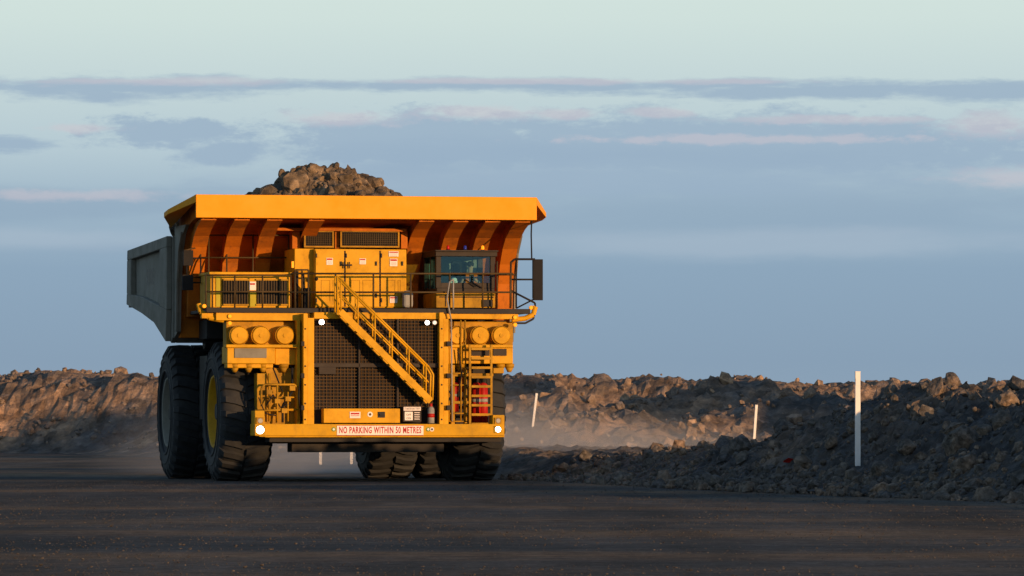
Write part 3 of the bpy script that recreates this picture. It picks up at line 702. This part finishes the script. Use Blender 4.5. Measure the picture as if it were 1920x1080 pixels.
for i in range(9000):
    s=rng.uniform(-4,45); t=rng.uniform(-.5,7.5) if rng.random()<.8 else rng.uniform(-1.2,.6); z=float(bermH(np.array(s),np.array(t))); k=float(np.clip(rng.lognormal(-3.1,.7),.02,.32))
    pts.append((BX+s*RX+t*NX,BY+s*RYv+t*NY,max(z,0)+k*.2)); sz.append(k)
scatter('rubble',pts,sz,RT1,RF1,ROCKM)
pts=[];sz=[]
for i in range(14000):
    y=rng.uniform(150,325); x=rng.uniform(-.1*y-1,.1*y+1); z=float(midH(np.array(x),np.array(y)))
    if z<.3: continue
    k=float(np.clip(rng.lognormal(-2.15,.65),.05,.6)); pts.append((x,y,z+k*.12)); sz.append(k)
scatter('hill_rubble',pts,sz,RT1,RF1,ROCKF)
boul=[(1805,845,.40),(1808,885,.36),(1700,860,.22),(1880,800,.28),(1650,890,.22),(1560,850,.2),(1755,738,.26),(1785,722,.26),(1890,760,.26),(1720,780,.2),(1840,815,.24),(1600,800,.2)]
for i,(u,v,s) in enumerate(boul):
    x,y,z=hit(u,v)
    me=bpy.data.meshes.new('boulder'); w=RT3[i%4]@rotm().T*s; me.from_pydata(w.tolist(),[],RF3.tolist()); me.materials.append(ROCKM)
    o=bpy.data.objects.new('boulder',me); COL.objects.link(o); o.location=(x,y,z+s*.2)
    o['label']='angular grey brown boulder lying on the spoil berm'; o['category']='rock'; o['group']='boulders on the berm'
def post(u,vtop,vbase,w,lean=0,lab='white roadside marker post stuck in rocky soil',at=None):
    x,y,z0=hit(u,vbase) if at is None else ((u-960)/FOC*at,at,0)
    z1=CAMH+(800-vtop)/FOC*y; h=z1-z0
    q=M(); q.box(-w/2,w/2,-w*.3,w*.3,-.3,h,0); q.box(-w/2-.004,w/2+.004,-w*.3-.004,w*.3+.004,h,h+.02,0)
    q.box(-w/2*.9,w/2*.9,-w*.3-.006,-w*.3-.001,h*.86,h*.93,0)
    o=q.obj('marker_post',[WHITE],None,.006); o.location=(x,y,z0); o.rotation_euler=(0,RAD(lean),RAD(8))
    o['label']=lab; o['category']='post'; o['group']='white marker posts beside the haul road'
post(1608,698,877,.11); post(1414,760,822,.08,4,'thin white marker post leaning slightly among spoil heaps'); post(999,738,802,.08,7,'thin white marker post leaning slightly among spoil heaps')
post(601,835,865,.11,at=205); post(659,835,865,.11,at=205)
q=M(); 
pp=[(-.16,0,0),(-.05,-.04,.07),(.05,.02,.05),(.15,0,.09),(.17,.05,.02),(.03,.06,-.02),(-.1,.06,-.01)]
q.add(pp+[(x,y+.03,z-.03) for x,y,z in pp],[tuple(range(7)),tuple(range(13,6,-1))]+[(i,(i+1)%7,7+(i+1)%7,7+i) for i in range(7)])
o=q.obj('plastic_scrap',[RED]); x,y,z=hit(1482,876); o.location=(x,y,z+.08)
o['label']='crumpled red plastic scrap lying on the berm slope'; o['category']='litter'
# ------------------------------------------------------------------ dust
def volmat(name,dens,col=(.80,.80,.80,1),sc=.25):
    m=bpy.data.materials.new(name); m.use_nodes=True; nt=m.node_tree; nt.nodes.clear()
    o=nt.nodes.new('ShaderNodeOutputMaterial'); v=nt.nodes.new('ShaderNodeVolumePrincipled'); v.inputs['Color'].default_value=col
    tc=nt.nodes.new('ShaderNodeTexCoord'); n=nt.nodes.new('ShaderNodeTexNoise'); n.inputs['Scale'].default_value=sc; n.inputs['Detail'].default_value=3
    nt.links.new(tc.outputs['Object'],n.inputs[0])
    r=ramp(nt,n.outputs[0],[(.35,g(.25)),(.65,g(1))])
    vl=nt.nodes.new('ShaderNodeVectorMath'); vl.operation='LENGTH'; 
    mp=nt.nodes.new('ShaderNodeMapping'); nt.links.new(tc.outputs['Generated'],mp.inputs[0]); mp.inputs['Location'].default_value=(-1,-1,-1); mp.inputs['Scale'].default_value=(2,2,2)
    nt.links.new(mp.outputs[0],vl.inputs[0]); fr=ramp(nt,vl.outputs['Value'],[(.2,g(1)),(1,g(0))],'EASE')
    a=nt.nodes.new('ShaderNodeMath'); a.operation='MULTIPLY'; nt.links.new(r,a.inputs[0]); nt.links.new(fr,a.inputs[1])
    b=nt.nodes.new('ShaderNodeMath'); b.operation='MULTIPLY'; nt.links.new(a.outputs[0],b.inputs[0]); b.inputs[1].default_value=dens
    nt.links.new(b.outputs[0],v.inputs['Density']); nt.links.new(v.outputs[0],o.inputs['Volume']); return m
def dust(c,rad,dens):
    q=M(); q.sphere((0,0,0),1,0,24); q.v=[(x*rad[0],y*rad[1],z*rad[2]) for x,y,z in q.v]
    o=q.obj('dust_cloud',[volmat('dust',dens)]); o.location=c; o['kind']='stuff'; return o
dust((-4,170,.5),(10,14,2.6),.12)
dust((3,162,.3),(7,12,1.7),.10)
# ------------------------------------------------------------------ world
W=bpy.data.worlds.new('World'); scene.world=W; W.use_nodes=True; nt=W.node_tree; nt.nodes.clear()
out=nt.nodes.new('ShaderNodeOutputWorld'); bg=nt.nodes.new('ShaderNodeBackground'); nt.links.new(bg.outputs[0],out.inputs[0])
def mth(op,a,b=None,c=None,clamp=False):
    n=nt.nodes.new('ShaderNodeMath'); n.operation=op; n.use_clamp=clamp
    for i,x in enumerate((a,b,c)):
        if x is None: continue
        if hasattr(x,'is_output'): nt.links.new(x,n.inputs[i])
        else: n.inputs[i].default_value=x
    return n.outputs[0]
tc=nt.nodes.new('ShaderNodeTexCoord'); sp=nt.nodes.new('ShaderNodeSeparateXYZ'); nt.links.new(tc.outputs['Generated'],sp.inputs[0])
U=mth('MULTIPLY',mth('ARCTAN2',sp.outputs[0],sp.outputs[1]),10.22); V=mth('MULTIPLY',mth('ARCSINE',sp.outputs[2]),10.22)
cb=nt.nodes.new('ShaderNodeCombineXYZ'); nt.links.new(U,cb.inputs[0]); nt.links.new(V,cb.inputs[1])
def wn(sx,sy,detail,rough=.6,off=0):
    mp=nt.nodes.new('ShaderNodeMapping'); mp.inputs['Scale'].default_value=(sx,sy,1); mp.inputs['Location'].default_value=(off,off*.7,off)
    nt.links.new(cb.outputs[0],mp.inputs[0]); n=nt.nodes.new('ShaderNodeTexNoise'); n.inputs['Scale'].default_value=1; n.inputs['Detail'].default_value=detail; n.inputs['Roughness'].default_value=rough
    nt.links.new(mp.outputs[0],n.inputs[0]); return n.outputs[0]
nA=mth('SUBTRACT',wn(5,24,9,.66,3),.5); nB=mth('SUBTRACT',wn(9,24,10,.68,9),.5); nC=mth('SUBTRACT',wn(2.0,10,8,.62,17),.5)
skyc=ramp(nt,mth('MULTIPLY',V,1/.9,clamp=True),[(0.0,S(140,161,180)),(.14,S(136,159,181)),(.33,S(141,166,188)),(.47,S(160,183,200)),(.58,S(182,202,211)),(.72,S(196,214,216)),(.85,S(207,224,220)),(1,S(212,229,222))])
def patch(px,py,rx,ry,nz,k,e0=1.15,e1=.35):
    a=mth('DIVIDE',mth('SUBTRACT',U,(px-960)/1000),rx/1000); b=mth('DIVIDE',mth('SUBTRACT',V,(800-py)/1000),ry/1000)
    d_=mth('SQRT',mth('ADD',mth('MULTIPLY',a,a),mth('MULTIPLY',b,b))); d_=mth('ADD',d_,mth('MULTIPLY',nz,k))
    n=nt.nodes.new('ShaderNodeMapRange'); n.interpolation_type='SMOOTHSTEP'; nt.links.new(d_,n.inputs[0]); n.inputs[1].default_value=e0; n.inputs[2].default_value=e1; n.inputs[3].default_value=0; n.inputs[4].default_value=1
    return n.outputs[0]
def maxall(l):
    o=l[0]
    for q in l[1:]: o=mth('MAXIMUM',o,q)
    return o
soft=maxall([patch(1350,395,900,75,nC,2.4,1.3,.2),patch(130,388,460,44,nC,2.4,1.2,.3),patch(300,470,300,20,nC,2.6)])
c=mixc(nt,mth('MULTIPLY',soft,.6),skyc,S(143,167,189))
light=maxall([patch(1400,458,560,28,nC,2.8,1.4,.2),patch(850,335,380,26,nA,2.4,1.3,.1),patch(120,450,300,26,nC,2.4,1.4,.2)])
c=mixc(nt,mth('MULTIPLY',light,.3),c,S(185,198,211))
cl=maxall([patch(230,164,330,26,nA,2.6),patch(900,160,1000,15,nA,2.8,1.2,.3),patch(1500,174,460,18,nA,2.8),patch(1840,178,220,26,nA,2.6),patch(210,182,120,18,nA,2.4),
 patch(820,262,350,60,nB,2.4,1.12,.6),patch(1350,276,880,74,nB,2.0,1.12,.55),patch(330,250,200,34,nB,3.0,1.15,.5),patch(430,286,110,34,nB,3.0),patch(30,272,110,18,nA,2.8),patch(1150,335,600,45,nC,2.4,1.4,.3)])
c=mixc(nt,mth('MULTIPLY',cl,.85),c,S(154,177,198))
dk=patch(1150,290,700,36,nC,2.4,1.3,.1)
c=mixc(nt,mth('MULTIPLY',dk,.4),c,S(146,170,194))
pk=maxall([patch(650,222,130,18,nB,3.0),patch(900,212,130,17,nB,3.0),patch(1060,215,70,12,nB,3.0),patch(1850,238,120,28,nB,3.0),patch(150,243,90,11,nB,3.0),patch(1250,212,80,11,nB,3.0),patch(1560,225,260,10,nB,3.4),patch(300,154,280,9,nA,3.4),patch(1000,153,480,7,nA,3.4),patch(1400,262,400,10,nB,3.8),patch(1890,335,130,20,nB,3.0,1.3,.2),patch(120,368,220,12,nB,3.2,1.3,.2)])
c=mixc(nt,mth('MULTIPLY',pk,.45),c,S(207,198,205))
sky=nt.nodes.new('ShaderNodeTexSky'); sky.sky_type='NISHITA'; sky.sun_disc=False
SUN_EL,SUN_AZ=4.2,42.0
sky.sun_elevation=RAD(SUN_EL); sky.sun_rotation=RAD(180-SUN_AZ)
sk=nt.nodes.new('ShaderNodeMix'); sk.data_type='RGBA'; sk.blend_type='MULTIPLY'; sk.inputs[0].default_value=1; nt.links.new(sky.outputs[0],sk.inputs[6]); sk.inputs[7].default_value=(.11,.125,.15,1)
sk2=nt.nodes.new('ShaderNodeMix'); sk2.data_type='RGBA'; sk2.blend_type='ADD'; sk2.inputs[0].default_value=1; nt.links.new(sk.outputs[2],sk2.inputs[6]); sk2.inputs[7].default_value=(.06,.10,.16,1)
mr=nt.nodes.new('ShaderNodeMapRange'); mr.interpolation_type='SMOOTHSTEP'; nt.links.new(V,mr.inputs[0]); mr.inputs[1].default_value=.95; mr.inputs[2].default_value=2.6
c=mixc(nt,mr.outputs[0],c,sk2.outputs[2])
nt.links.new(c,bg.inputs[0]); bg.inputs[1].default_value=1.0
# ------------------------------------------------------------------ sun
sl=bpy.data.lights.new('sun','SUN'); sl.energy=5.0; sl.angle=RAD(.5); sl.color=(1,.56,.25)
so=bpy.data.objects.new('sun',sl); COL.objects.link(so)
tos=Vector((math.sin(RAD(SUN_AZ))*math.cos(RAD(SUN_EL)),-math.cos(RAD(SUN_AZ))*math.cos(RAD(SUN_EL)),math.sin(RAD(SUN_EL))))
so.rotation_euler=tos.to_track_quat('Z','Y').to_euler()
# ------------------------------------------------------------------ camera
cam=bpy.data.cameras.new('camera'); co=bpy.data.objects.new('camera',cam); COL.objects.link(co); scene.camera=co
cam.sensor_width=36; cam.lens=FOC/1920*36; cam.clip_start=1; cam.clip_end=9000
co.location=(0,0,CAMH); co.rotation_euler=(RAD(90)+math.atan(260/FOC),0,0)
scene.view_settings.view_transform='Standard'; scene.view_settings.look='None'; scene.view_settings.exposure=0
